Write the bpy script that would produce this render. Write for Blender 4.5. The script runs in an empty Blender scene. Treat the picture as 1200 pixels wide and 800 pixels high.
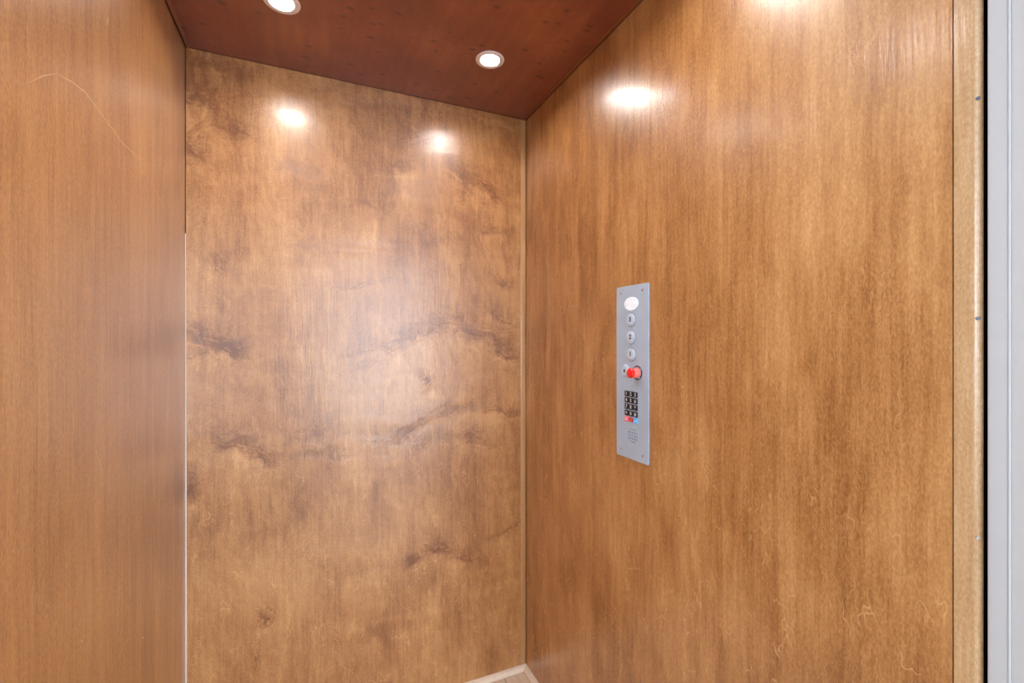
import bpy, bmesh, math, random
import numpy as np
from mathutils import Matrix, Vector
random.seed(7)
S = bpy.context.scene
COL = S.collection

# ------------------------------------------------------------------ camera, sky, exposure
# world axes: X along the back wall of the lift car, Y towards the back wall, Z up, car floor at 0.
# the photographer stands on the landing, just outside the doorway.
CAM_H = 1.290
cam = bpy.data.cameras.new('camera')
cam.sensor_width = 36.0
cam.lens = 15.9
cam.shift_y = -3 / 1200
cam.clip_start = 0.01
co = bpy.data.objects.new('camera', cam)
COL.objects.link(co)
co.location = (0, 0, CAM_H)
co.rotation_euler = (math.radians(90), 0, math.radians(-23.73))
S.camera = co

w = bpy.data.worlds.new('sky')
S.world = w
w.use_nodes = True
bg = w.node_tree.nodes['Background']
bg.inputs['Color'].default_value = (0.74, 0.86, 1.0, 1)
bg.inputs['Strength'].default_value = 8.5

S.view_settings.view_transform = 'Standard'
S.view_settings.look = 'None'
S.view_settings.gamma = 1
S.view_settings.use_curve_mapping = False
S.view_settings.exposure = 0.06
LAMP = 370.0          # emission of the ceiling downlights
HALL_LAMP = 8.0      # landing ceiling fittings

# ------------------------------------------------------------------ dimensions
XL, XR = -0.344, 0.7646
YB = 1.603
YF = 0.2825
ZC = 2.147

# ------------------------------------------------------------------ mesh helpers
class MB:
    def __init__(s, frame=None):
        s.bm = bmesh.new(); s.f = frame or Matrix.Identity(4)
    def box(s, x0, x1, y0, y1, z0, z1, bev=0.0, seg=2):
        b = bmesh.new()
        bmesh.ops.create_cube(b, size=1)
        for v in b.verts:
            v.co = Vector((x0 + (v.co.x + .5) * (x1 - x0), y0 + (v.co.y + .5) * (y1 - y0), z0 + (v.co.z + .5) * (z1 - z0)))
        if bev:
            bmesh.ops.bevel(b, geom=b.edges[:], offset=bev, segments=seg, affect='EDGES', profile=0.5)
        s.join(b); return s
    def join(s, b):
        m = bpy.data.meshes.new('tmp'); b.transform(s.f); b.to_mesh(m); s.bm.from_mesh(m)
        bpy.data.meshes.remove(m); b.free()
    def prism(s, pts, h0, h1, bev=0.0, seg=2):
        """outline in the frame's XY, extruded along its Z from h0 to h1; bev rounds the top rim"""
        b = bmesh.new()
        lo = [b.verts.new((p[0], p[1], h0)) for p in pts]
        hi = [b.verts.new((p[0], p[1], h1)) for p in pts]
        n = len(pts)
        b.faces.new(lo[::-1]); top = b.faces.new(hi)
        for i in range(n):
            b.faces.new((lo[i], lo[(i + 1) % n], hi[(i + 1) % n], hi[i]))
        if bev:
            bmesh.ops.bevel(b, geom=list(top.edges), offset=bev, segments=seg, affect='EDGES', profile=0.5)
        s.join(b); return s
    def lathe(s, prof, cx=0, cy=0, n=32, sx=1, sy=1):
        """profile of (radius, height) about the frame's Z"""
        b = bmesh.new(); rings = []
        for r, h in prof:
            if r < 1e-7: rings.append([b.verts.new((cx, cy, h))])
            else: rings.append([b.verts.new((cx + sx * r * math.cos(2 * math.pi * k / n), cy + sy * r * math.sin(2 * math.pi * k / n), h)) for k in range(n)])
        for A, B in zip(rings, rings[1:]):
            for k in range(n):
                q = [A[k % len(A)], A[(k + 1) % len(A)], B[(k + 1) % len(B)], B[k % len(B)]]
                u = []
                for v in q:
                    if v not in u: u.append(v)
                if len(u) > 2: b.faces.new(u)
        s.join(b); return s
    def text(s, txt, size, cx, cy, h, depth=0.0002):
        c = bpy.data.curves.new('t', 'FONT'); c.body = txt; c.size = size
        c.align_x = 'CENTER'; c.align_y = 'CENTER'; c.extrude = depth; c.offset = size * 0.03
        o = bpy.data.objects.new('t', c); COL.objects.link(o)
        bpy.context.view_layer.update()
        m = bpy.data.meshes.new_from_object(o.evaluated_get(bpy.context.evaluated_depsgraph_get()))
        m.transform(s.f @ Matrix.Translation((cx, cy, h)))
        s.bm.from_mesh(m)
        bpy.data.objects.remove(o); bpy.data.curves.remove(c); bpy.data.meshes.remove(m); return s
    def build(s, name, mat, parent=None, smooth=False, kind=None, label=None, loc=None):
        bmesh.ops.recalc_face_normals(s.bm, faces=s.bm.faces)
        m = bpy.data.meshes.new(name); s.bm.to_mesh(m); s.bm.free()
        if smooth:
            for p in m.polygons: p.use_smooth = True
            try: m.set_sharp_from_angle(angle=math.radians(38))
            except Exception: pass
        m.materials.append(mat)
        o = bpy.data.objects.new(name, m); COL.objects.link(o)
        if parent: o.parent = parent
        if kind: o['kind'] = kind
        if label: o['label'] = label
        if loc: o.location = loc
        return o

def thing(name, label, cat, loc, group=None):
    o = bpy.data.objects.new(name, None); COL.objects.link(o)
    o.empty_display_size = 0.05; o.location = loc; o['label'] = label; o['category'] = cat
    if group: o['group'] = group
    return o

def arc(cx, cy, r, a0, a1, n):
    return [(cx + r * math.cos(math.radians(a0 + (a1 - a0) * i / n)), cy + r * math.sin(math.radians(a0 + (a1 - a0) * i / n))) for i in range(n + 1)]
def rrect(x0, x1, y0, y1, r, n=4):
    return arc(x1 - r, y0 + r, r, -90, 0, n) + arc(x1 - r, y1 - r, r, 0, 90, n) + arc(x0 + r, y1 - r, r, 90, 180, n) + arc(x0 + r, y0 + r, r, 180, 270, n)

# ------------------------------------------------------------------ node helpers
class NT:
    def __init__(s, nt): s.t = nt
    def n(s, typ, **kw):
        x = s.t.nodes.new(typ)
        for k, v in kw.items(): setattr(x, k, v)
        return x
    def put(s, sock, v):
        if isinstance(v, bpy.types.NodeSocket): s.t.links.new(v, sock)
        elif v is not None: sock.default_value = v
    def m(s, op, a, b=None, c=None, clamp=False):
        x = s.n('ShaderNodeMath', operation=op); x.use_clamp = clamp
        s.put(x.inputs[0], a); s.put(x.inputs[1], b); s.put(x.inputs[2], c); return x.outputs[0]
    def xyz(s, x, y, z):
        c = s.n('ShaderNodeCombineXYZ'); s.put(c.inputs[0], x); s.put(c.inputs[1], y); s.put(c.inputs[2], z); return c.outputs[0]
    def noise(s, vec, scale=1, detail=3, rough=0.55, dist=0.0):
        x = s.n('ShaderNodeTexNoise'); s.put(x.inputs['Vector'], vec)
        x.inputs['Scale'].default_value = scale; x.inputs['Detail'].default_value = detail
        x.inputs['Roughness'].default_value = rough; x.inputs['Distortion'].default_value = dist
        return x.outputs[0]
    def ramp(s, f, stops):
        x = s.n('ShaderNodeValToRGB'); s.put(x.inputs[0], f); e = x.color_ramp.elements
        while len(e) < len(stops): e.new(0.5)
        for q, (p, c) in zip(e, stops): q.position = p; q.color = c if len(c) == 4 else (*c, 1)
        return x.outputs[0]
    def smooth(s, v, lo, hi, a=0.0, b=1.0):
        x = s.n('ShaderNodeMapRange', interpolation_type='SMOOTHSTEP')
        s.put(x.inputs[0], v)
        for i, q in enumerate((lo, hi, a, b)): s.put(x.inputs[i + 1], q)
        return x.outputs[0]
    def mix(s, f, a, b, mode='MIX'):
        x = s.n('ShaderNodeMix', data_type='RGBA', blend_type=mode)
        s.put(x.inputs[0], f)
        s.put(x.inputs[6], a if not isinstance(a, tuple) or len(a) == 4 else (*a, 1)); s.put(x.inputs[7], b if not isinstance(b, tuple) or len(b) == 4 else (*b, 1))
        return x.outputs[2]
    def bump(s, h, strength, dist, normal=None):
        x = s.n('ShaderNodeBump'); x.inputs['Strength'].default_value = strength; x.inputs['Distance'].default_value = dist
        s.put(x.inputs['Height'], h)
        if normal: s.put(x.inputs['Normal'], normal)
        return x.outputs[0]

def newmat(name):
    m = bpy.data.materials.new(name); m.use_nodes = True
    return m, NT(m.node_tree), m.node_tree.nodes['Principled BSDF']

def simple(name, col, rough=0.5, metal=0.0, emit=None, es=0.0, spec=0.5, tex=0.0, bumpy=0.0):
    m, T, B = newmat(name)
    B.inputs['Base Color'].default_value = (*col, 1)
    B.inputs['Roughness'].default_value = rough; B.inputs['Metallic'].default_value = metal
    B.inputs['Specular IOR Level'].default_value = spec
    if tex or bumpy:
        tc = T.n('ShaderNodeTexCoord'); nz = T.noise(tc.outputs['Object'], 45, 4)
        if tex:
            k = T.m('MULTIPLY_ADD', nz, tex * 2, 1 - tex)
            T.put(B.inputs['Base Color'], T.mix(1.0, (*col, 1), T.xyz(k, k, k), 'MULTIPLY'))
        if bumpy: T.put(B.inputs['Normal'], T.bump(nz, bumpy, 0.001))
    if emit:
        B.inputs['Emission Color'].default_value = (*emit, 1); B.inputs['Emission Strength'].default_value = es
    return m

# lattice noise in numpy: the broad figure of each veneer sheet is computed once per vertex
_LAT = np.random.RandomState(11).rand(256, 256)
def vnoise(x, y, seed=0):
    x = x + seed * 17.31; y = y + seed * 9.73
    xi = np.floor(x).astype(int); yi = np.floor(y).astype(int)
    fx = x - xi; fy = y - yi
    fx = fx * fx * fx * (fx * (fx * 6 - 15) + 10); fy = fy * fy * fy * (fy * (fy * 6 - 15) + 10)
    g = lambda i, j: _LAT[i % 256, j % 256]
    return (g(xi, yi) * (1 - fx) + g(xi + 1, yi) * fx) * (1 - fy) + (g(xi, yi + 1) * (1 - fx) + g(xi + 1, yi + 1) * fx) * fy
def fbm(x, y, seed=0, octv=4, gain=0.55):
    t = 0; a = 1.0; n = 0
    for o in range(octv):
        t = t + a * (vnoise(x, y, seed + o * 3.1) - 0.5); n += a; a *= gain; x = x * 2.03; y = y * 2.03
    return t / n * 2.0       # about -1..1
def sheet_figure(u, v, seed, marks=(), blotch=1.0, streak=1.0, flame=0.0):
    """value about 0 of the stain/figure, with painted shade and sheen, at (u, v) metres, and a relief value for the lacquer"""
    wx = fbm(u * 9, v * 8, seed + 1, 5, 0.6); wy = fbm(u * 11, v * 12, seed + 2, 5, 0.62)
    uw = u + wx * 0.028; vw = v + wy * 0.030
    f = fbm(u * 2.6, v * 1.6, seed + 3, 3) * 0.13 * blotch
    f = f + fbm(uw * 12, vw * 4.5, seed + 4, 5, 0.6) * 0.17 * blotch
    f = f + fbm((u + wx * 0.012) * 42, v * 1.9, seed + 5, 4, 0.62) * 0.20 * streak
    f = f + fbm((u + wx * 0.012) * 130, v * 5.0, seed + 6, 3, 0.6) * 0.10 * streak
    E = np.zeros_like(u); 
    if flame:
        m = np.clip((fbm(u * 3.4, v * 2.8, seed + 7, 2) + 0.05) * 2.2, 0, 1)
        fl = fbm(uw * 6 + vw * 3, vw * 30, seed + 8, 3, 0.5)
        f = f + flame * fl * m; E = E + fl * m * 0.5
        f = f + fbm(uw * 70 + vw * 14, vw * 26, seed + 9, 3, 0.6) * 0.10
    for k, (cx, cy, ang, sx, sy, st_) in enumerate(marks):
        c, s_ = math.cos(math.radians(ang)), math.sin(math.radians(ang))
        amp = min(1.0, max(sx, sy) / 0.05)
        dx = u + wx * 0.028 * amp - cx; dy = v + wy * 0.034 * amp - cy
        px = (dx * c + dy * s_) / sx; py = (dy * c - dx * s_) / sy
        e = np.exp(-(px * px + py * py))
        halo = np.exp(-((px * 0.75) ** 2 + (py * 0.36) ** 2))
        fib = np.clip(0.75 + 1.1 * fbm(px * 2.2 + k, py * 1.6, seed + 20 + k, 3, 0.6), 0.1, 1.6)
        f = f - 0.13 * st_ * e * fib - 0.045 * st_ * halo * fib
        vn = fbm(px * 0.9 + wy * 0.8 + k * 3.7, py * 1.1 + wx * 0.8, seed + 60 + k, 3, 0.55)
        vein = np.exp(-(vn / 0.07) ** 2) * halo
        f = f - 0.11 * st_ * vein + 0.09 * st_ * np.exp(-((vn - 0.16) / 0.09) ** 2) * halo
        em = halo * py * 0.36  # dark above, light below: an emboss-like sheen painted into the figure
        f = f - 0.17 * st_ * em * fib
        E = E + em * st_ * fib
    return f, E

def sheet(name, mat, axis, pos, u0, u1, z0, z1, du, dz, seed, thick, **kw):
    """a veneered sheet standing in the wall plane: fine grid on the room side, solid behind.
    axis 'X': plane y = pos facing -Y.  axis 'Y': plane x = pos, thickness away from the car."""
    nu = max(2, int((u1 - u0) / du)); nz = max(2, int((z1 - z0) / dz))
    U, V = np.meshgrid(np.linspace(u0, u1, nu + 1), np.linspace(z0, z1, nz + 1))
    f, E = sheet_figure(U.ravel(), V.ravel(), seed, **kw)
    N = (nu + 1) * (nz + 1)
    co = np.zeros((N + 8, 3))
    ua, ub = (0, 1) if axis == 'X' else (1, 0)
    co[:N, ua] = U.ravel(); co[:N, ub] = pos; co[:N, 2] = V.ravel()
    k = N
    for d in (0, thick):
        for (uu, zz) in ((u0, z0), (u1, z0), (u1, z1), (u0, z1)):
            co[k, ua] = uu; co[k, ub] = pos + d; co[k, 2] = zz; k += 1
    i = np.arange(nu)[None, :] + (nu + 1) * np.arange(nz)[:, None]
    q = np.stack([i, i + 1, i + nu + 2, i + nu + 1], -1).reshape(-1, 4)
    flip = (axis == 'Y') != (thick < 0)        # normal must look into the car
    if flip: q = q[:, ::-1]
    c = [N + j for j in range(8)]
    side = [[c[4], c[5], c[6], c[7]]] + [[c[j], c[(j + 1) % 4], c[(j + 1) % 4 + 4], c[j + 4]] for j in range(4)]
    side = np.array(side)
    if not flip: side = side[:, ::-1]
    q = np.concatenate([q, side])
    me = bpy.data.meshes.new(name)
    me.vertices.add(len(co)); me.vertices.foreach_set('co', co.ravel().astype('f'))
    me.loops.add(q.size); me.loops.foreach_set('vertex_index', q.ravel().astype('i'))
    me.polygons.add(len(q)); me.polygons.foreach_set('loop_start', (np.arange(len(q)) * 4).astype('i'))
    me.update(calc_edges=True)
    for nm, arr in (('figure', f), ('relief', E)):
        at = me.attributes.new(nm, 'FLOAT', 'POINT')
        at.data.foreach_set('value', np.concatenate([arr, np.zeros(8)]).astype('f'))
    me.materials.append(mat)
    o = bpy.data.objects.new(name, me); COL.objects.link(o); o['kind'] = 'structure'
    return o

def plywood(name, axis, seed, tint=(1, 1, 1), rough=0.38, coat=0.75, coat_rough=0.215, coat_ior=1.55, light=0.0, worms=0.0, fine=1.0, relief=0.0, contrast=1.0, plain=False):
    """stained birch veneer: broad figure from the sheet's own attribute, fine grain in the shader"""
    m, T, B = newmat(name)
    tc = T.n('ShaderNodeTexCoord'); sp = T.n('ShaderNodeSeparateXYZ'); T.put(sp.inputs[0], tc.outputs['Object'])
    u = sp.outputs[0] if axis == 'X' else sp.outputs[1]; v = sp.outputs[2]
    at = T.n('ShaderNodeAttribute'); at.attribute_name = 'figure'
    ar = T.n('ShaderNodeAttribute'); ar.attribute_name = 'relief'
    fig = at.outputs['Fac']
    if plain:
        fig = T.m('MULTIPLY', T.m('SUBTRACT', T.noise(T.xyz(T.m('MULTIPLY', u, 40), T.m('MULTIPLY', v, 6), seed), 1, 3), 0.5), 0.35)
    us = T.m('MULTIPLY_ADD', ar.outputs['Fac'], 0.010, u)
    s2 = T.noise(T.xyz(T.m('MULTIPLY', us, 210), T.m('MULTIPLY', v, 7), seed + 2), 1, 2, 0.6)
    s3 = T.noise(T.xyz(T.m('MULTIPLY', us, 430), T.m('MULTIPLY', v, 150), seed + 5), 1, 2, 0.7)
    f = T.m('MULTIPLY_ADD', fig, contrast, 0.5 + light)
    f = T.m('MULTIPLY_ADD', T.m('SUBTRACT', s2, 0.5), 0.34 * fine, f)
    f = T.m('MULTIPLY_ADD', T.m('SUBTRACT', s3, 0.5), 0.62 * fine, f)
    col = T.ramp(f, WOOD)
    if worms:
        wn = T.noise(T.xyz(T.m('MULTIPLY', u, 62), T.m('MULTIPLY', v, 24), seed + 13), 1, 1.0, 0.5)
        wm = T.smooth(T.noise(T.xyz(T.m('MULTIPLY', u, 24), T.m('MULTIPLY', v, 11), seed + 15), 1, 1), 0.52, 0.66)
        line = T.m('SUBTRACT', 1.0, T.smooth(T.m('ABSOLUTE', T.m('SUBTRACT', wn, 0.5)), 0.0, 0.03))
        low = T.smooth(v, 1.6, 0.6, 0.35, 1.0)
        col = T.mix(T.m('MULTIPLY', T.m('MULTIPLY', line, wm), T.m('MULTIPLY', low, worms)), col, (0.78, 0.50, 0.25))
    col = T.mix(1.0, col, (*tint, 1), 'MULTIPLY')
    T.put(B.inputs['Base Color'], col)
    B.inputs['Roughness'].default_value = rough
    B.inputs['Specular IOR Level'].default_value = 0.75
    B.inputs['Coat Weight'].default_value = coat
    B.inputs['Coat Roughness'].default_value = coat_rough; B.inputs['Coat IOR'].default_value = coat_ior
    T.put(B.inputs['Normal'], T.bump(T.m('ADD', s2, T.m('MULTIPLY', s3, 0.4)), 0.35, 0.0007))
    hc = T.m('MULTIPLY_ADD', fig, 2.0, s2)
    if relief: hc = T.m('MULTIPLY_ADD', ar.outputs['Fac'], relief, hc)
    T.put(B.inputs['Coat Normal'], T.bump(hc, 0.55, 0.0011))
    return m
WOOD = [(0.0, (0.19, 0.068, 0.014)), (0.27, (0.29, 0.120, 0.033)), (0.5, (0.455, 0.225, 0.079)), (0.75, (0.61, 0.345, 0.145)), (1.0, (0.77, 0.50, 0.26))]

# ------------------------------------------------------------------ materials
BACK_MARKS = [  # x, z, tilt, half width, half height, strength
    (-0.300, 1.285, -32, 0.085, 0.016, 1.5), (-0.235, 1.262, -25, 0.050, 0.013, 2.0), (-0.315, 1.235, 8, 0.060, 0.010, 1.0), (-0.21, 1.245, 10, .022, .012, 1.2),
    (-0.29, 1.27, 0, 0.10, 0.055, 0.5),
    (-0.325, 2.03, 0, 0.06, 0.10, 1.2), (-0.20, 2.10, 0, 0.16, 0.05, 0.6), (0.3, 2.12, 0, 0.5, 0.035, 0.6), (-0.31, 1.72, 0, 0.05, 0.10, .5), (-0.305, 1.99, -25, 0.05, 0.012, 1.3), (-0.335, 1.845, -20, 0.035, 0.013, 1.4), (-0.23, 1.93, -30, .05, .015, .9),  # broad flat ones under the ceiling paint in shade above the downlight beams
    (-0.215, 0.955, -22, 0.060, 0.010, 1.6), (-0.155, 0.915, -30, 0.035, 0.010, 1.6), (-0.24, 0.97, 0, 0.07, 0.03, .6),
    (-0.330, 0.835, 0, 0.020, 0.020, 1.8), (-0.139, 0.4085, -10, 0.018, 0.014, 2.6), (-0.15, 0.30, 85, 0.03, 0.004, 1.3),
    (0.371, 1.145, 35, 0.024, 0.016, 2.0), (0.375, 1.11, 20, 0.03, 0.012, 1.0),
    (0.20, 1.245, 12, 0.10, 0.012, 1.1), (0.36, 1.30, 16, 0.10, 0.012, 1.2), (0.55, 1.30, -14, 0.14, 0.018, 1.5), (0.68, 1.235, -25, 0.08, 0.012, 1.6), (0.66, 1.37, -35, 0.07, 0.014, 1.1),
    (0.17, 1.19, 10, 0.06, 0.008, .8), (0.30, 0.965, 28, 0.09, 0.012, 1.3), (0.42, 1.02, 15, 0.10, 0.012, 0.9), (0.66, 1.00, -12, 0.10, 0.010, 1.3),
    (0.53, 0.925, -12, 0.045, 0.012, 1.5), (0.56, 0.89, -8, 0.06, 0.010, 1.2), (0.36, 0.915, 35, 0.03, 0.010, 1.2), (0.03, 1.00, 25, .05, .012, .9),
    (0.325, 0.495, 28, 0.022, 0.010, 2.0), (0.41, 0.515, -12, 0.038, 0.010, 2.0), (0.50, 0.475, -8, 0.045, 0.010, 1.6), (0.69, 0.55, 18, 0.09, 0.006, .8),
    (0.29, 1.90, 12, 0.06, 0.012, 1.1), (0.36, 2.0, 8, .08, .014, 1.0), (0.50, 1.885, -35, 0.07, 0.012, 1.4), (0.60, 1.85, -30, 0.055, 0.012, 1.6), (0.52, 1.82, 45, 0.04, 0.008, 1.0),
    (0.62, 1.70, -6, 0.07, 0.008, .9), (0.66, 1.50, -25, 0.05, 0.010, 1.2), (0.15, 1.47, 8, 0.08, 0.008, .9), (-0.27, 1.52, -25, 0.03, 0.010, 1.2), (-0.02, 1.60, 0, .07, .012, .6),
    (-0.05, 0.70, 20, 0.08, 0.10, .35), (0.05, 0.90, 60, 0.03, 0.06, .7),
]
M_BACK = plywood('stained_plywood_back', 'X', 4.2, light=0.0, relief=1.8, contrast=1.25, worms=0.5, tint=(1.0, 0.90, 0.77))
M_LEFT = plywood('stained_plywood_left', 'Y', 17.7, light=-0.06, worms=0.25, coat=1.0, coat_rough=0.22, coat_ior=1.8, tint=(1.0, 0.92, 0.80))
M_RIGHT = plywood('stained_plywood_right', 'Y', 31.4, light=0.015, worms=0.6, tint=(1.07, 1.01, 0.92))
M_POST = plywood('pale_plywood_edge', 'Y', 55.0, light=0.25, coat=1.0, tint=(1.0, 1.1, 1.28), plain=True)
M_EDGE = plywood('plywood_corner_strip', 'X', 61.0, light=0.14, plain=True)

def ceiling_mat():
    m, T, B = newmat('mahogany_stained_ceiling')
    tc = T.n('ShaderNodeTexCoord'); sp = T.n('ShaderNodeSeparateXYZ'); T.put(sp.inputs[0], tc.outputs['Object'])
    u, v = sp.outputs[0], sp.outputs[1]
    wob = T.noise(T.xyz(u, v, 3.0), 7, 3)
    us = T.m('ADD', u, T.m('MULTIPLY', wob, 0.03))
    s = T.noise(T.xyz(T.m('MULTIPLY', us, 30), T.m('MULTIPLY', v, 3), 1.0), 1, 4, 0.6)
    c = T.noise(T.xyz(T.m('MULTIPLY', u, 5), T.m('MULTIPLY', v, 4), 9.0), 1, 4)
    fine = T.noise(T.xyz(T.m('MULTIPLY', us, 280), T.m('MULTIPLY', v, 60), 2.0), 1, 2)
    f = T.m('MULTIPLY_ADD', T.m('SUBTRACT', s, 0.5), 0.45, 0.5)
    f = T.m('MULTIPLY_ADD', T.m('SUBTRACT', c, 0.5), 0.9, f)
    f = T.m('MULTIPLY_ADD', T.m('SUBTRACT', fine, 0.5), 0.25, f)
    col = T.ramp(f, [(0.1, (0.12, 0.024, 0.012)), (0.5, (0.235, 0.055, 0.025)), (0.9, (0.42, 0.125, 0.046))])
    # small pin knots and dimples of the veneer
    vo = T.n('ShaderNodeTexVoronoi'); vo.inputs['Scale'].default_value = 17; vo.inputs['Randomness'].default_value = 1
    T.put(vo.inputs['Vector'], T.xyz(u, T.m('MULTIPLY', v, 1.5), 0.0))
    sep = T.n('ShaderNodeSeparateColor'); T.put(sep.inputs[0], vo.outputs['Color'])
    on = T.m('GREATER_THAN', sep.outputs[0], 0.2)
    k = T.m('MULTIPLY', T.m('SUBTRACT', 1.0, T.smooth(vo.outputs['Distance'], 0.04, 0.27)), on)
    col = T.mix(T.m('MULTIPLY', k, 0.6), col, (0.050, 0.014, 0.010))
    T.put(B.inputs['Base Color'], col)
    B.inputs['Roughness'].default_value = 0.4
    B.inputs['Coat Weight'].default_value = 0.6; B.inputs['Coat Roughness'].default_value = 0.24
    hgt = T.m('SUBTRACT', T.m('MULTIPLY', s, 0.4), k)
    T.put(B.inputs['Normal'], T.bump(hgt, 0.35, 0.002))
    T.put(B.inputs['Coat Normal'], T.bump(hgt, 0.25, 0.002))
    return m
M_CEIL = ceiling_mat()
M_CEILEDGE = simple('stained_edge_strip', (0.26, 0.085, 0.03), 0.45, tex=0.3)

def pale_wood(name, col, k=0.25, grain=1.0):
    m, T, B = newmat(name)
    tc = T.n('ShaderNodeTexCoord'); sp = T.n('ShaderNodeSeparateXYZ'); T.put(sp.inputs[0], tc.outputs['Object'])
    oi = T.n('ShaderNodeObjectInfo'); r = T.m('MULTIPLY', oi.outputs['Random'], 9)
    wob = T.noise(T.xyz(sp.outputs[0], sp.outputs[1], r), 14, 3)
    a = T.m('ADD', sp.outputs[0], T.m('MULTIPLY', wob, 0.03))
    n1 = T.noise(T.xyz(T.m('MULTIPLY', a, 60), T.m('MULTIPLY', sp.outputs[1], 7), r), 1, 4, 0.65)
    dk = T.smooth(T.noise(T.xyz(T.m('MULTIPLY', a, 26), T.m('MULTIPLY', sp.outputs[1], 12), r), 1, 3), 0.58, 0.75)
    f = T.m('MULTIPLY_ADD', n1, k * 2, 1 - k)
    c = T.mix(1.0, (*col, 1), T.xyz(f, f, f), 'MULTIPLY')
    c = T.mix(T.m('MULTIPLY', dk, 0.5 * grain), c, (col[0] * .45, col[1] * .36, col[2] * .28))
    T.put(B.inputs['Base Color'], c); B.inputs['Roughness'].default_value = 0.4
    T.put(B.inputs['Normal'], T.bump(n1, 0.2, 0.0006))
    return m
M_FLOOR = pale_wood('pale_oak_boards', (0.78, 0.60, 0.45))
M_TRIM = pale_wood('pale_oak_quarter_round', (0.90, 0.76, 0.61), 0.12, 0.15)
M_DARK = simple('hoistway_black', (0.012, 0.011, 0.010), 0.9, tex=0.2)
M_WHITE = simple('painted_white_metal', (0.58, 0.61, 0.64), 0.5, tex=0.03)
M_WHITE2 = simple('painted_white_stop', (0.60, 0.63, 0.65), 0.65, tex=0.03)
M_CAULK = simple('white_filler', (0.82, 0.74, 0.66), 0.5)
M_PLASTER = simple('landing_plaster', (0.74, 0.73, 0.71), 0.8, tex=0.03, bumpy=0.1)
M_LANDF = pale_wood('landing_oak', (0.50, 0.36, 0.24))
def steel():
    m, T, B = newmat('brushed_stainless')
    tc = T.n('ShaderNodeTexCoord'); sp = T.n('ShaderNodeSeparateXYZ'); T.put(sp.inputs[0], tc.outputs['Object'])
    n = T.noise(T.xyz(sp.outputs[0], T.m('MULTIPLY', sp.outputs[1], 900), T.m('MULTIPLY', sp.outputs[2], 12)), 1, 3)
    c = T.noise(tc.outputs['Object'], 14, 3)
    f = T.m('MULTIPLY_ADD', c, 0.16, T.m('MULTIPLY_ADD', n, 0.14, 0.56))
    T.put(B.inputs['Base Color'], T.xyz(T.m('MULTIPLY', f, 0.72), T.m('MULTIPLY', f, 0.93), T.m('MULTIPLY', f, 1.20)))
    B.inputs['Metallic'].default_value = 0.15
    T.put(B.inputs['Roughness'], T.m('MULTIPLY_ADD', n, 0.2, 0.32))
    T.put(B.inputs['Normal'], T.bump(n, 0.15, 0.0002))
    return m
M_STEEL = steel()
M_STEEL2 = simple('polished_button_steel', (0.66, 0.80, 0.98), 0.28, 0.1)
M_SCREW = simple('screw_steel', (0.75, 0.76, 0.78), 0.22, 0.9)
M_SCREWD = simple('dark_screw', (0.12, 0.14, 0.18), 0.35, 0.8)
M_BLACK = simple('black_key_plastic', (0.018, 0.024, 0.036), 0.35)
M_INK = simple('dark_engraving', (0.03, 0.035, 0.05), 0.6)
M_PRINT = simple('white_print', (0.75, 0.78, 0.80), 0.5)
M_LENS = simple('frosted_window', (0.80, 0.88, 0.98), 0.4, emit=(0.85, 0.93, 1), es=0.30)
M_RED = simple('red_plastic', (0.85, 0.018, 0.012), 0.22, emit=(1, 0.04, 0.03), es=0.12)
M_RED2 = simple('lit_red_collar', (0.90, 0.22, 0.20), 0.3, emit=(1, 0.2, 0.18), es=0.18)  # lit look of the red collar, painted as paler colour and glow
M_PINK = simple('pink_lit_key', (0.85, 0.16, 0.20), 0.3, emit=(1, 0.12, 0.18), es=0.30)
M_CRIM = simple('crimson_key', (0.55, 0.03, 0.05), 0.3, emit=(1, 0.02, 0.04), es=0.10)
M_BLUE = simple('blue_lit_key', (0.08, 0.42, 0.80), 0.3, emit=(0.08, 0.45, 1), es=0.35)
M_RING = simple('lamp_trim_white', (0.80, 0.72, 0.70), 0.45)
M_LED = simple('led_diffuser', (1, 1, 1), 0.5, emit=(1.0, 0.95, 0.91), es=LAMP)
M_HLED = simple('landing_diffuser', (1, 1, 1), 0.5, emit=(1.0, 0.95, 0.9), es=HALL_LAMP)
M_ALU = simple('aluminium_sill', (0.5, 0.5, 0.5), 0.35, 0.9)

# ------------------------------------------------------------------ lift car shell
TH = 0.019
def st(name, x0, x1, y0, y1, z0, z1, mat, bev=0.0, parent=None, seg=2):
    return MB().box(x0, x1, y0, y1, z0, z1, bev, seg).build(name, mat, parent, smooth=bev > 0, kind=None if parent else 'structure')

Y117 = 0.3090     # joint between the right panel and its pale end post
wall_back = sheet('wall_back', M_BACK, 'X', YB, XL + 0.0015, XR - 0.0015, 0.0, ZC, 0.0025, 0.003, 4, TH, marks=BACK_MARKS, flame=0.09, streak=0.42, blotch=1.1)
wall_left = sheet('wall_left', M_LEFT, 'Y', XL, Y117 + 0.0004, YB + TH, 0.0, ZC, 0.0025, 0.006, 40, -TH, streak=0.55, blotch=0.8)
wall_right = sheet('wall_right', M_RIGHT, 'Y', XR, Y117 + 0.0004, YB + TH, 0.0, ZC, 0.0022, 0.0045, 80, TH, streak=0.7, blotch=1.6)
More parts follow.
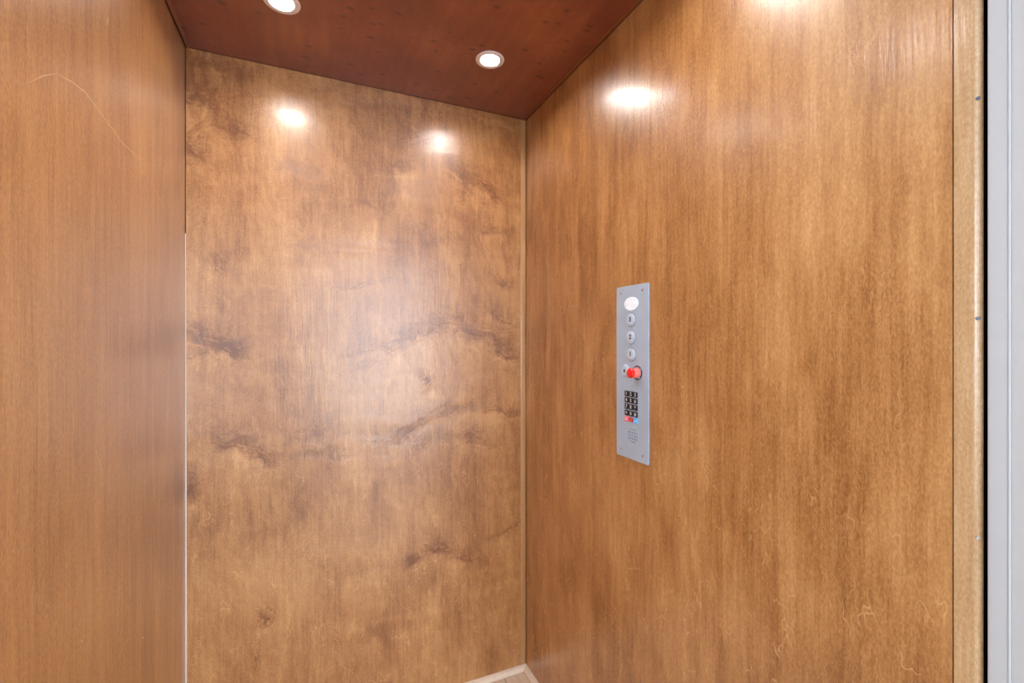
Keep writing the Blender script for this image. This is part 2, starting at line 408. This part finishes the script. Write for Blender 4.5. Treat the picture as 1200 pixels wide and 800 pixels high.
# pale scratches in the lacquer of the side walls: (y, z) points, width, on the wall they mark
M_SCR = simple('bare_scratch', (0.60, 0.40, 0.24), 0.6, tex=0.2)
def scratch(wall, x, sgn, pts, wd):
    bm = bmesh.new(); n = len(pts); L = []; R = []
    for i, (y, z) in enumerate(pts):
        a = pts[max(i - 1, 0)]; b = pts[min(i + 1, n - 1)]
        t = Vector((b[0] - a[0], b[1] - a[1])).normalized(); k = wd * (0.15 if i in (0, n - 1) else 0.5)
        L.append(bm.verts.new((x - sgn * 0.00008, y - t.y * k, z + t.x * k))); R.append(bm.verts.new((x - sgn * 0.00008, y + t.y * k, z - t.x * k)))
    for i in range(n - 1): bm.faces.new((L[i], L[i + 1], R[i + 1], R[i]))
    ext = bmesh.ops.extrude_face_region(bm, geom=bm.faces[:])
    for q in ext['geom']:
        if isinstance(q, bmesh.types.BMVert): q.co.x += sgn * 0.0003
    mb = MB(); mb.bm.free(); mb.bm = bm
    return mb.build('scratch', M_SCR, wall)
for pts, wd in (([(0.8025, 1.6275), (0.84, 1.657), (0.8739, 1.6782)], 0.0011), ([(0.8739, 1.6782), (0.92, 1.690), (0.966, 1.6967), (1.0319, 1.6885), (1.1267, 1.6758), (1.2281, 1.6806)], 0.0013),
                ([(1.2900, 1.657), (1.35, 1.636), (1.4014, 1.6182)], 0.0010), ([(0.9977, 1.1102), (1.018, 1.075), (1.0355, 1.041)], 0.0016), ([(1.0428, 1.1006), (1.041, 1.08), (1.0391, 1.063)], 0.0010),
                ([(1.0576, 1.8802), (1.054, 1.87), (1.0501, 1.8598)], 0.0020), ([(1.0889, 0.6697), (1.12, 0.68), (1.163, 0.6819)], 0.0008), ([(1.24, 0.632), (1.244, 0.629), (1.248, 0.626)], 0.0030), ([(0.951, 0.802), (0.953, 0.7996), (0.956, 0.797)], 0.0030)):
    scratch(wall_left, XL, -1, pts, wd)
for pts, wd in (([(1.5167, 0.2340), (1.495, 0.2285), (1.4750, 0.2233)], 0.0030), ([(1.5346, 0.1074), (1.52, 0.1065), (1.5026, 0.1054)], 0.0030), ([(1.2598, 0.2177), (1.246, 0.2170), (1.2339, 0.2162)], 0.0036),
                ([(0.9603, 0.6899), (0.94, 0.698), (0.9102, 0.7066)], 0.0016), ([(1.343, 0.4403), (1.22, 0.426), (1.15, 0.417)], 0.0007),
                ([(1.2758, 1.3596), (1.262, 1.385), (1.2442, 1.4046)], 0.0014), ([(1.2540, 1.3420), (1.24, 1.352), (1.2300, 1.3640)], 0.0010)):
    scratch(wall_right, XR, 1, pts, wd)
# pale end post with a rounded nose
def post(name, sign, xin):
    f = Matrix.Identity(4)
    r = 0.0070
    y0, y1 = YF, Y117 - 0.0010
    xo = xin + sign * TH
    pts = [(xin, y1)]
    cx, cy = xin + sign * r, y0 + r
    for i in range(9):
        t = math.radians(90 * i / 8)
        pts.append((cx - sign * r * math.cos(t), cy - r * math.sin(t)))
    pts += [(cx + sign * 0.0015, y0), (xo, y0 + 0.010), (xo, y1)]
    if sign < 0: pts = pts[::-1]
    return MB().prism(pts, 0.0, ZC).build(name, M_POST, None, smooth=True, kind='structure')
p1 = post('trim_1', 1, XR)
p2 = post('trim_2', -1, XL)
p2.location.y = 0
# screws in the nose of the right post
for zz, mt in ((1.5927, M_SCREWD), (1.3158, M_SCREWD), (1.0399, M_SCREW), (1.8696, M_SCREWD), (0.7640, M_SCREW), (0.488, M_SCREW)):
    fr = Matrix.Translation((XR + 0.0016, 0.2851, zz)) @ Matrix.Rotation(math.radians(-90), 4, 'Y') @ Matrix.Rotation(math.radians(30), 4, 'X')
    MB(fr).lathe([(0.0024, -0.002), (0.0024, 0.0006), (0.0018, 0.0011), (0.0007, 0.0011), (0.0005, 0.0002), (0, 0.0002)], n=12).build('screw', mt, p1, smooth=True)

# thin strips of the back sheet's edges
st('corner_strip', XR - 0.0235, XR - 0.0022, YB - 0.0016, YB - 0.0001, 0.021, ZC - 0.004, M_EDGE, 0.0007, wall_back)
# white filler wedge showing in the left joint, widening downwards
pts = [(XL + 0.0003, 0.021), (XL + 0.0044, 0.021), (XL + 0.0030, 0.95), (XL + 0.0014, 1.60), (XL + 0.0003, 1.60)]
fr = Matrix(((1, 0, 0, 0), (0, 0, -1, YB - 0.0001), (0, 1, 0, 0), (0, 0, 0, 1)))
MB(fr).prism(pts, 0.0, 0.0012).build('joint_filler', M_CAULK, wall_back, label='thin white filler line in the corner joint')

# ceiling: holes for the downlights, set 3 mm clear of the walls, dark backing above
LIGHTS = [(0.497, 1.299), (-0.0736, 1.2885), (0.497, 0.72), (-0.0736, 0.72)]
R_OUT, R_IN = 0.044, 0.0275
def ceiling_mesh():
    bm = bmesh.new()
    x0, x1, y0, y1 = XL + 0.003, XR - 0.003, YF, YB - 0.003
    outer = [bm.verts.new((x, y, ZC)) for x, y in ((x0, y0), (x1, y0), (x1, y1), (x0, y1))]
    edges = [bm.edges.new((outer[i], outer[(i + 1) % 4])) for i in range(4)]
    for lx, ly in LIGHTS:
        ring = [bm.verts.new((lx + 0.034 * math.cos(2 * math.pi * k / 40), ly + 0.034 * math.sin(2 * math.pi * k / 40), ZC)) for k in range(40)]
        edges += [bm.edges.new((ring[i], ring[(i + 1) % 40])) for i in range(40)]
    bmesh.ops.triangle_fill(bm, use_beauty=True, edges=edges)
    ext = bmesh.ops.extrude_face_region(bm, geom=bm.faces[:])
    for v in ext['geom']:
        if isinstance(v, bmesh.types.BMVert): v.co.z += 0.018
    mb = MB(); mb.bm.free(); mb.bm = bm
    return mb
ceiling = ceiling_mesh().build('ceiling', M_CEIL, None, kind='structure')
st('edge_strip', XL + 0.003, XL + 0.013, YF, YB - 0.003, ZC - 0.0016, ZC - 0.0001, M_CEILEDGE, 0.0006, ceiling)
st('edge_strip', XR - 0.014, XR - 0.003, YF, YB - 0.003, ZC - 0.0012, ZC - 0.0001, M_CEILEDGE, 0.0005, ceiling)
st('car_roof', XL - TH, XR + TH, YF, YB + TH, ZC + 0.05, ZC + 0.07, M_DARK, 0, ceiling)

# downlights
names = ['round recessed white downlight in the ceiling beside the right wall, near the back corner',
         'round recessed white downlight nearest the left wall, cut by the top of the picture',
         'front right white downlight near the doorway, seen only as its right wall glow',
         'front left white downlight near the doorway, seen only as its back wall glow']
for (lx, ly), lb in zip(LIGHTS, names):
    t = thing('ceiling_downlight', lb, 'downlight', (lx, ly, ZC - 0.004), 'four recessed downlights in the lift ceiling')
    # local z points up, ring hangs 3 mm below the ceiling
    MB().lathe([(R_IN + 0.0005, 0.024), (R_IN, 0.004), (R_IN + 0.002, 0.0012), (R_IN + 0.006, 0.0002), (R_OUT - 0.004, 0.0004), (R_OUT - 0.0008, 0.0018), (R_OUT, 0.0039), (0.033, 0.0039), (0.033, 0.0245), (R_IN + 0.0005, 0.024)], n=48).build('trim_ring', M_RING, t, smooth=True)
    MB().lathe([(0, 0.0115), (0.012, 0.0117), (0.022, 0.0124), (R_IN - 0.0003, 0.0136), (R_IN - 0.0003, 0.0225), (0, 0.0225)], n=40).build('diffuser', M_LED, t, smooth=True, label='glowing white lens')
    MB().lathe([(0.0, 0.025), (0.031, 0.025), (0.031, 0.050), (0.0, 0.050)], n=24).build('housing', M_WHITE, t, smooth=True)

# floor: boards laid towards the back, each its own piece
floor = st('floor', XL - TH, XR + TH, YF, YB + TH, -0.060, -0.014, M_DARK)
x = XL + 0.003; BWD = 0.0915; row = 0
while x < XR - 0.01:
    x1 = min(x + BWD, XR - 0.003)
    cuts = [YF, [0.71, 1.12, 0.93][row % 3], YB - 0.003]
    for ya, yb in zip(cuts, cuts[1:]):
        MB().box(x + 0.0006, x1 - 0.0006, ya + 0.0005, yb - 0.0005, -0.014, 0.0, 0.0012, 1).build('floor_board', M_FLOOR, floor, smooth=True)
    x = x1; row += 1
# quarter-round at the foot of the walls, mitred at the corners
def quarter(name, p0, p1, inward, m0, m1):
    d = (Vector(p1) - Vector(p0)).normalized(); inn = Vector(inward); H = 0.0185; W = 0.0195
    prof = [(0.0, 0.0016), (0.0, H)] + [(W * math.sin(math.radians(a)), 0.004 + (H - 0.004) * math.cos(math.radians(a))) for a in (12, 25, 40, 55, 70, 90)] + [(W - 0.001, 0.0016)]
    bm = bmesh.new(); A = []; Bv = []
    for wv, hv in prof:
        a = Vector(p0) + inn * wv + d * (wv if m0 else 0); b = Vector(p1) + inn * wv - d * (wv if m1 else 0)
        A.append(bm.verts.new((a.x, a.y, hv))); Bv.append(bm.verts.new((b.x, b.y, hv)))
    n = len(prof); bm.faces.new(A); bm.faces.new(Bv[::-1])
    for i in range(n): bm.faces.new((A[i], Bv[i], Bv[(i + 1) % n], A[(i + 1) % n]))
    mb = MB(); mb.bm.free(); mb.bm = bm
    return mb.build(name, M_TRIM, None, smooth=True, kind='structure')
g = 0.0006
quarter('baseboard_back', (XL + g, YB - g), (XR - g, YB - g), (0, -1), True, True)
quarter('baseboard_right', (XR - g, Y117), (XR - g, YB - g), (-1, 0), False, True)
quarter('baseboard_left', (XL + g, Y117), (XL + g, YB - g), (1, 0), False, True)

# ------------------------------------------------------------------ hoistway round the car
HX0, HX1, HY1 = XL - 0.14, XR + 0.14, YB + 0.14
st('wall_hoistway_left', HX0 - 0.1, HX0, 0.276, HY1, -0.3, 2.75, M_DARK)
st('wall_hoistway_right', HX1, HX1 + 0.1, 0.276, HY1, -0.3, 2.75, M_DARK)
st('wall_hoistway_back', HX0 - 0.1, HX1 + 0.1, HY1, HY1 + 0.1, -0.3, 2.75, M_DARK)
st('floor_hoistway', HX0 - 0.1, HX1 + 0.1, 0.276, HY1 + 0.1, -0.35, -0.3, M_DARK)
st('ceiling_hoistway', HX0 - 0.1, HX1 + 0.1, 0.276, HY1 + 0.1, 2.75, 2.8, M_DARK)

# ------------------------------------------------------------------ landing side: doorway and hall
YO = 0.276; YI = 0.06; DH = 2.10
LX0, LX1, LY0, LZ = -2.2, 3.4, -2.7, 2.6
st('wall_landing_left', LX0, XL - 0.03, YI, YO - 0.001, 0.0, LZ, M_PLASTER)
st('wall_landing_right', XR + 0.03, LX1, YI, YO - 0.001, 0.0, LZ, M_PLASTER)
st('wall_landing_head', XL - 0.03, XR + 0.03, YI, YO - 0.001, DH + 0.03, LZ, M_PLASTER)
# steel door frame: flat reveal, a slim bead and the deeper stop face
frame = bpy.data.objects.new('door_1', None); COL.objects.link(frame); frame['kind'] = 'structure'
for sgn, xx in ((1, XR), (-1, XL)):
    def fb(nm, d0, d1, y0, y1, mt, bv):
        a, b = sorted((xx + sgn * d0, xx + sgn * d1))
        MB().box(a, b, y0, y1, 0.0, DH, bv, 3).build(nm, mt, frame, smooth=True)
    fb('jamb_reveal', 0.0002, 0.029, 0.2576, YO, M_WHITE, 0.0012)
    fb('jamb_bead', -0.0018, 0.029, 0.2550, 0.2575, M_WHITE2, 0.0009)
    fb('jamb_stop', -0.0006, 0.029, YI - 0.012, 0.2549, M_WHITE2, 0.0008)
    fb('architrave', 0.0295, 0.09, YI - 0.016, YI - 0.0005, M_WHITE2, 0.003)
MB().box(XL - 0.029, XR + 0.029, YI - 0.012, YO, DH + 0.0005, DH + 0.029, 0.001).build('frame_head', M_WHITE, frame, smooth=True)
st('trim_3', XL, XR, YI, YO, -0.02, -0.001, M_ALU, 0.001)
# hall
st('floor_landing', LX0 - 0.1, LX1 + 0.1, LY0 - 0.1, YI, -0.1, -0.0005, M_LANDF)
st('ceiling_landing', LX0 - 0.1, LX1 + 0.1, LY0 - 0.1, YO - 0.001, LZ, LZ + 0.1, M_PLASTER)
WL = (-2.2, -0.5, 0.9, 2.3)  # opening for the added side window
mb = MB(); mb.box(LX0 - 0.1, LX0, LY0, YI, 0, WL[2]).box(LX0 - 0.1, LX0, LY0, YI, WL[3], LZ).box(LX0 - 0.1, LX0, LY0, WL[0], WL[2], WL[3]).box(LX0 - 0.1, LX0, WL[1], YI, WL[2], WL[3])
mb.build('wall_hall_left', M_PLASTER, None, kind='structure')
st('wall_hall_right', LX1, LX1 + 0.1, LY0, YI, 0, LZ, M_PLASTER)
# far hall wall with two tall windows
WINS = [(-1.35, -0.72, 1.0), (0.12, 1.60, 0.06), (1.95, 3.2, 0.06)]; WZ1 = 2.35
wy0, wy1 = LY0 - 0.15, LY0
mb = MB(); mb.box(LX0, LX1, wy0, wy1, WZ1, LZ)
for a, b, WZ0 in WINS: mb.box(a, b, wy0, wy1, 0, WZ0)
xs = [LX0] + [q for p in WINS for q in p[:2]] + [LX1]
for i in range(0, len(xs), 2): mb.box(xs[i], xs[i + 1], wy0, wy1, 0, WZ1)
mb.build('wall_hall_front', M_PLASTER, None, kind='structure')
for i, (a, b, WZ0) in enumerate(WINS):
    e = bpy.data.objects.new('window_%d' % (i + 1), None); COL.objects.link(e); e['kind'] = 'structure'
    q = MB()
    q.box(a, a + 0.05, wy0 + 0.04, wy1 - 0.03, WZ0, WZ1, 0.003).box(b - 0.05, b, wy0 + 0.04, wy1 - 0.03, WZ0, WZ1, 0.003)
    q.box(a + 0.05, b - 0.05, wy0 + 0.04, wy1 - 0.03, WZ0, WZ0 + 0.05, 0.003).box(a + 0.05, b - 0.05, wy0 + 0.04, wy1 - 0.03, WZ1 - 0.05, WZ1, 0.003)
    q.build('window_frame', M_WHITE2, e, smooth=True)
    L = bpy.data.lights.new('sky_portal', 'AREA'); L.shape = 'RECTANGLE'; L.size = b - a - 0.02; L.size_y = WZ1 - WZ0 - 0.02
    L.cycles.is_portal = True
    lo = bpy.data.objects.new('sky_portal', L); COL.objects.link(lo)
    lo.location = ((a + b) / 2, wy0 + 0.02, (WZ0 + WZ1) / 2); lo.rotation_euler = (math.radians(90), 0, 0)

e = bpy.data.objects.new('window_4', None); COL.objects.link(e); e['kind'] = 'structure'  # made-up window, added to light the right jamb and right wall's front
q = MB(); y0_, y1_, z0_, z1_ = WL; xa, xb = LX0 - 0.07, LX0 - 0.02
q.box(xa, xb, y0_, y0_ + 0.05, z0_, z1_, 0.003).box(xa, xb, y1_ - 0.05, y1_, z0_, z1_, 0.003).box(xa, xb, y0_ + 0.05, y1_ - 0.05, z0_, z0_ + 0.05, 0.003).box(xa, xb, y0_ + 0.05, y1_ - 0.05, z1_ - 0.05, z1_, 0.003)
q.build('window_frame', M_WHITE2, e, smooth=True)
L = bpy.data.lights.new('sky_portal', 'AREA'); L.shape = 'RECTANGLE'; L.size = y1_ - y0_ - 0.02; L.size_y = z1_ - z0_ - 0.02
L.cycles.is_portal = True
lo = bpy.data.objects.new('sky_portal', L); COL.objects.link(lo)
lo.location = (LX0 - 0.09, (y0_ + y1_) / 2, (z0_ + z1_) / 2); lo.rotation_euler = (math.radians(90), 0, math.radians(-90))

# ------------------------------------------------------------------ control panel on the right wall
PB, PZ = 0.9552, 0.975
panel = thing('control_panel', 'brushed steel lift control panel with red stop knob and black keypad on the right wall', 'control panel', (XR, PB, PZ))
# frame: local X to the viewer's right, local Y up, local Z out of the wall into the car
PF = Matrix(((0, 0, -1, 0), (-1, 0, 0, 0), (0, 1, 0, 0), (0, 0, 0, 1)))
def P(b, z): return (PB - b, z - PZ)
OUT = 0.0030
# plate with round speaker holes and a pin hole cut through a sheet, on a backing box
holes = []
gcx, gcy = P(0.9525, 1.0375)
for i in range(-2, 3):
    for j in range(-2, 3):
        if abs(i) == 2 and abs(j) == 2: continue
        holes.append((gcx + i * 0.0080, gcy + j * 0.0080, 0.0023))
hx, hy = P(0.9555, 1.1664); holes.append((hx, hy, 0.0022))
def plate():
    bm = bmesh.new(); edges = []
    def loop(pts):
        vs = [bm.verts.new((p[0], p[1], OUT)) for p in pts]
        for i in range(len(vs)): edges.append(bm.edges.new((vs[i], vs[(i + 1) % len(vs)])))
    loop(rrect(-0.0645, 0.0645, 0.0005, 0.4550, 0.005, 5))
    for hx_, hy_, r in holes: loop([(hx_ + r * math.cos(2 * math.pi * k / 12), hy_ + r * math.sin(2 * math.pi * k / 12)) for k in range(12)])
    bmesh.ops.triangle_fill(bm, use_beauty=True, edges=edges)
    ext = bmesh.ops.extrude_face_region(bm, geom=bm.faces[:])
    for v in ext['geom']:
        if isinstance(v, bmesh.types.BMVert): v.co.z -= 0.0018
    # chamfer rim
    bm.transform(PF)
    mb = MB(); mb.bm.free(); mb.bm = bm; return mb
fp = plate().build('face_plate', M_STEEL, panel)
# bevelled rim under the sheet
MB(PF).prism(rrect(-0.0653, 0.0653, 0.0, 0.4558, 0.0055, 5), 0.0006, 0.0012).build('back_plate', M_SCREW, panel)
MB(PF).prism(rrect(gcx - 0.021, gcx + 0.021, gcy - 0.021, gcy + 0.021, 0.006), 0.00121, 0.00125).build('speaker_mesh', M_INK, panel, label='dark speaker cloth behind the grille holes')
MB(PF).prism(rrect(hx - 0.004, hx + 0.004, hy - 0.004, hy + 0.004, 0.001), 0.00121, 0.00125).build('microphone', M_INK, panel, label='small dark pin hole')
def F(b, z, h=0.0):
    x_, y_ = P(b, z); return PF @ Matrix.Translation((x_, y_, h))
# corner screws
for b, z in ((1.0000, 1.4135), (0.9135, 1.4135), (0.9990, 0.9941), (0.9120, 0.9941)):
    sc_ = MB(F(b, z, OUT)).lathe([(0.0034, 0.0), (0.0034, 0.0004), (0.0026, 0.0011), (0.0011, 0.0012), (0.0009, 0.0004), (0, 0.0004)], n=16).build('screw', M_SCREW, panel, smooth=True)
# oval display window
MB(F(0.9570, 1.3820, OUT)).lathe([(0.0285, 0.0), (0.0285, 0.0006), (0.0278, 0.0011), (0.0, 0.0011)], n=48, sy=0.61).build('display_window', M_LENS, panel, smooth=True, label='white oval display window')
# floor buttons
M_GROOVE = simple('button_groove', (0.10, 0.11, 0.13), 0.5)
def button(b, z, txt, lab):
    base = MB(F(b, z, OUT)).lathe([(0.0178, 0.0), (0.0178, 0.0016), (0.0168, 0.0024), (0.0157, 0.0024), (0.0153, 0.0002), (0.0, 0.0002)], n=40).build('button_ring', M_STEEL2, panel, smooth=True, label=lab + ' ring')
    MB(F(b, z, OUT)).lathe([(0.0145, 0.0003), (0.0145, 0.0026), (0.0136, 0.0033), (0.0080, 0.0033), (0.0, 0.0030)], n=40).build('button_cap', M_STEEL2, base, smooth=True)
    MB(F(b, z, OUT)).text(txt, 0.0170, 0, 0.0006, 0.0034).build('numeral', M_INK, base, label='dark engraved ' + txt)
    MB(F(b, z, OUT)).lathe([(0.0178, 0.0), (0.0190, 0.0), (0.0190, 0.0002), (0.0178, 0.0002), (0.0178, 0.0)], n=40).build('ring_groove', M_GROOVE, base)
    return base
button(0.9586, 1.3399, '3', 'round steel button of floor 3')
button(0.9582, 1.2945, '2', 'round steel button of floor 2')
button(0.9579, 1.2498, '1', 'round steel button of floor 1')
# alarm button with bell pictogram
ab = MB(F(0.9819, 1.2051, OUT)).lathe([(0.0170, 0.0), (0.0170, 0.0016), (0.0160, 0.0024), (0.0150, 0.0024), (0.0146, 0.0002), (0.0, 0.0002)], n=40).build('button_ring', M_STEEL2, panel, smooth=True, label='round steel alarm button ring')
MB(F(0.9819, 1.2051, OUT)).lathe([(0.0138, 0.0003), (0.0138, 0.0026), (0.0130, 0.0033), (0.0, 0.0032)], n=40).build('button_cap', M_STEEL2, ab, smooth=True)
bell = [(-0.0042, -0.002), (-0.0032, -0.0008), (-0.0028, 0.002)] + [(0.0026 * math.cos(math.radians(a)), 0.002 + 0.0026 * math.sin(math.radians(a))) for a in (150, 120, 90, 60, 30)] + [(0.0028, 0.002), (0.0032, -0.0008), (0.0042, -0.002)]
MB(F(0.9819, 1.2051, OUT)).prism(bell, 0.0034, 0.0037).lathe([(0.0013, 0.0034), (0.0013, 0.0037), (0, 0.0037)], 0, -0.0036, n=10).build('bell_symbol', M_INK, ab)
# red stop knob on a toothed black legend ring
sb = MB(F(0.9331, 1.2030, OUT)).lathe([(0.0150, 0.0), (0.0190, 0.0), (0.0190, 0.0008), (0.0150, 0.0008), (0.0150, 0.0)], n=40).build('legend_ring', M_INK, panel, smooth=True, label='black legend ring round the stop knob')
q = MB(F(0.9331, 1.2030, OUT))
for k in range(4):
    a = math.radians(35 + k * 30)
    for base_a in (0, 180):
        t = a + math.radians(base_a)
        c, s_ = math.cos(t), math.sin(t)
        r0, r1, hw = 0.0158, 0.0182, 0.0010 if k % 3 else 0.0018
        q.prism([(r0 * c + hw * s_, r0 * s_ - hw * c), (r1 * c + hw * s_, r1 * s_ - hw * c), (r1 * c - hw * s_, r1 * s_ + hw * c), (r0 * c - hw * s_, r0 * s_ + hw * c)], 0.0008, 0.0010)
q.build('legend_marks', M_PRINT, sb, label='pale marks printed on the ring')
MB(F(0.9331, 1.2030, OUT)).lathe([(0.0128, 0.0), (0.0128, 0.006), (0.0112, 0.0075), (0.0108, 0.016), (0.0108, 0.0175)], n=36).build('knob_collar', M_RED2, sb, smooth=True, label='red collar, its lit look painted pinkish')
MB(F(0.9331, 1.2030, OUT)).lathe([(0.0100, 0.0165), (0.0126, 0.0178), (0.0132, 0.0200), (0.0128, 0.0230), (0.0110, 0.0252), (0.0065, 0.0266), (0.0, 0.0270)], n=36).build('stop_knob', M_RED, sb, smooth=True, label='bright red mushroom stop knob')
# keypad
kx = (0.9750, 0.9571, 0.9393); kz = (1.1457, 1.1290, 1.1120, 1.0950)
for r, rowt in enumerate(('123', '456', '789', '*0#')):
    for c, ch in enumerate(rowt):
        kb = MB(F(kx[c], kz[r], OUT)).prism(rrect(-0.0077, 0.0077, -0.0072, 0.0072, 0.0016, 3), -0.0002, 0.0022, 0.0006, 2).build('key', M_BLACK, panel, smooth=True)
        MB(F(kx[c], kz[r], OUT)).text(ch, 0.0125, 0, 0 if ch != '*' else -0.002, 0.00225, 0.0001).build('key_print', M_PRINT, kb)
for c, mt, nm in ((0, M_PINK, 'pink lit key below the keypad'), (1, M_CRIM, 'small crimson key below the keypad'), (2, M_BLUE, 'blue lit key below the keypad')):
    kb = MB(F(kx[c], 1.0788, OUT)).prism(rrect(-0.0080, 0.0080, -0.0066 if c != 1 else -0.005, 0.0066 if c != 1 else 0.005, 0.0014, 3), -0.0002, 0.0020, 0.0005, 2).build('key', mt, panel, smooth=True, label=nm)
    if c == 1: MB(F(kx[c], 1.0788, OUT)).lathe([(0.0022, 0.0019), (0.0022, 0.0023), (0, 0.0023)], n=12).build('key_print', simple('amber_dot', (0.85, 0.40, 0.12), 0.5), kb)
    elif c == 0: MB(F(kx[c], 1.0788, OUT)).prism(rrect(-0.0045, 0.0005, -0.0035, 0.0035, 0.001), 0.0019, 0.0022).prism(rrect(0.002, 0.0045, -0.0035, 0.0005, 0.0008), 0.0019, 0.0022).build('key_print', M_PRINT, kb)
    else: MB(F(kx[c], 1.0788, OUT)).prism(rrect(-0.0035, 0.0005, -0.002, 0.002, 0.001), 0.0019, 0.0022).prism(rrect(0.003, 0.0045, -0.0045, 0.002, 0.0006), 0.0019, 0.0022).build('key_print', M_PRINT, kb)
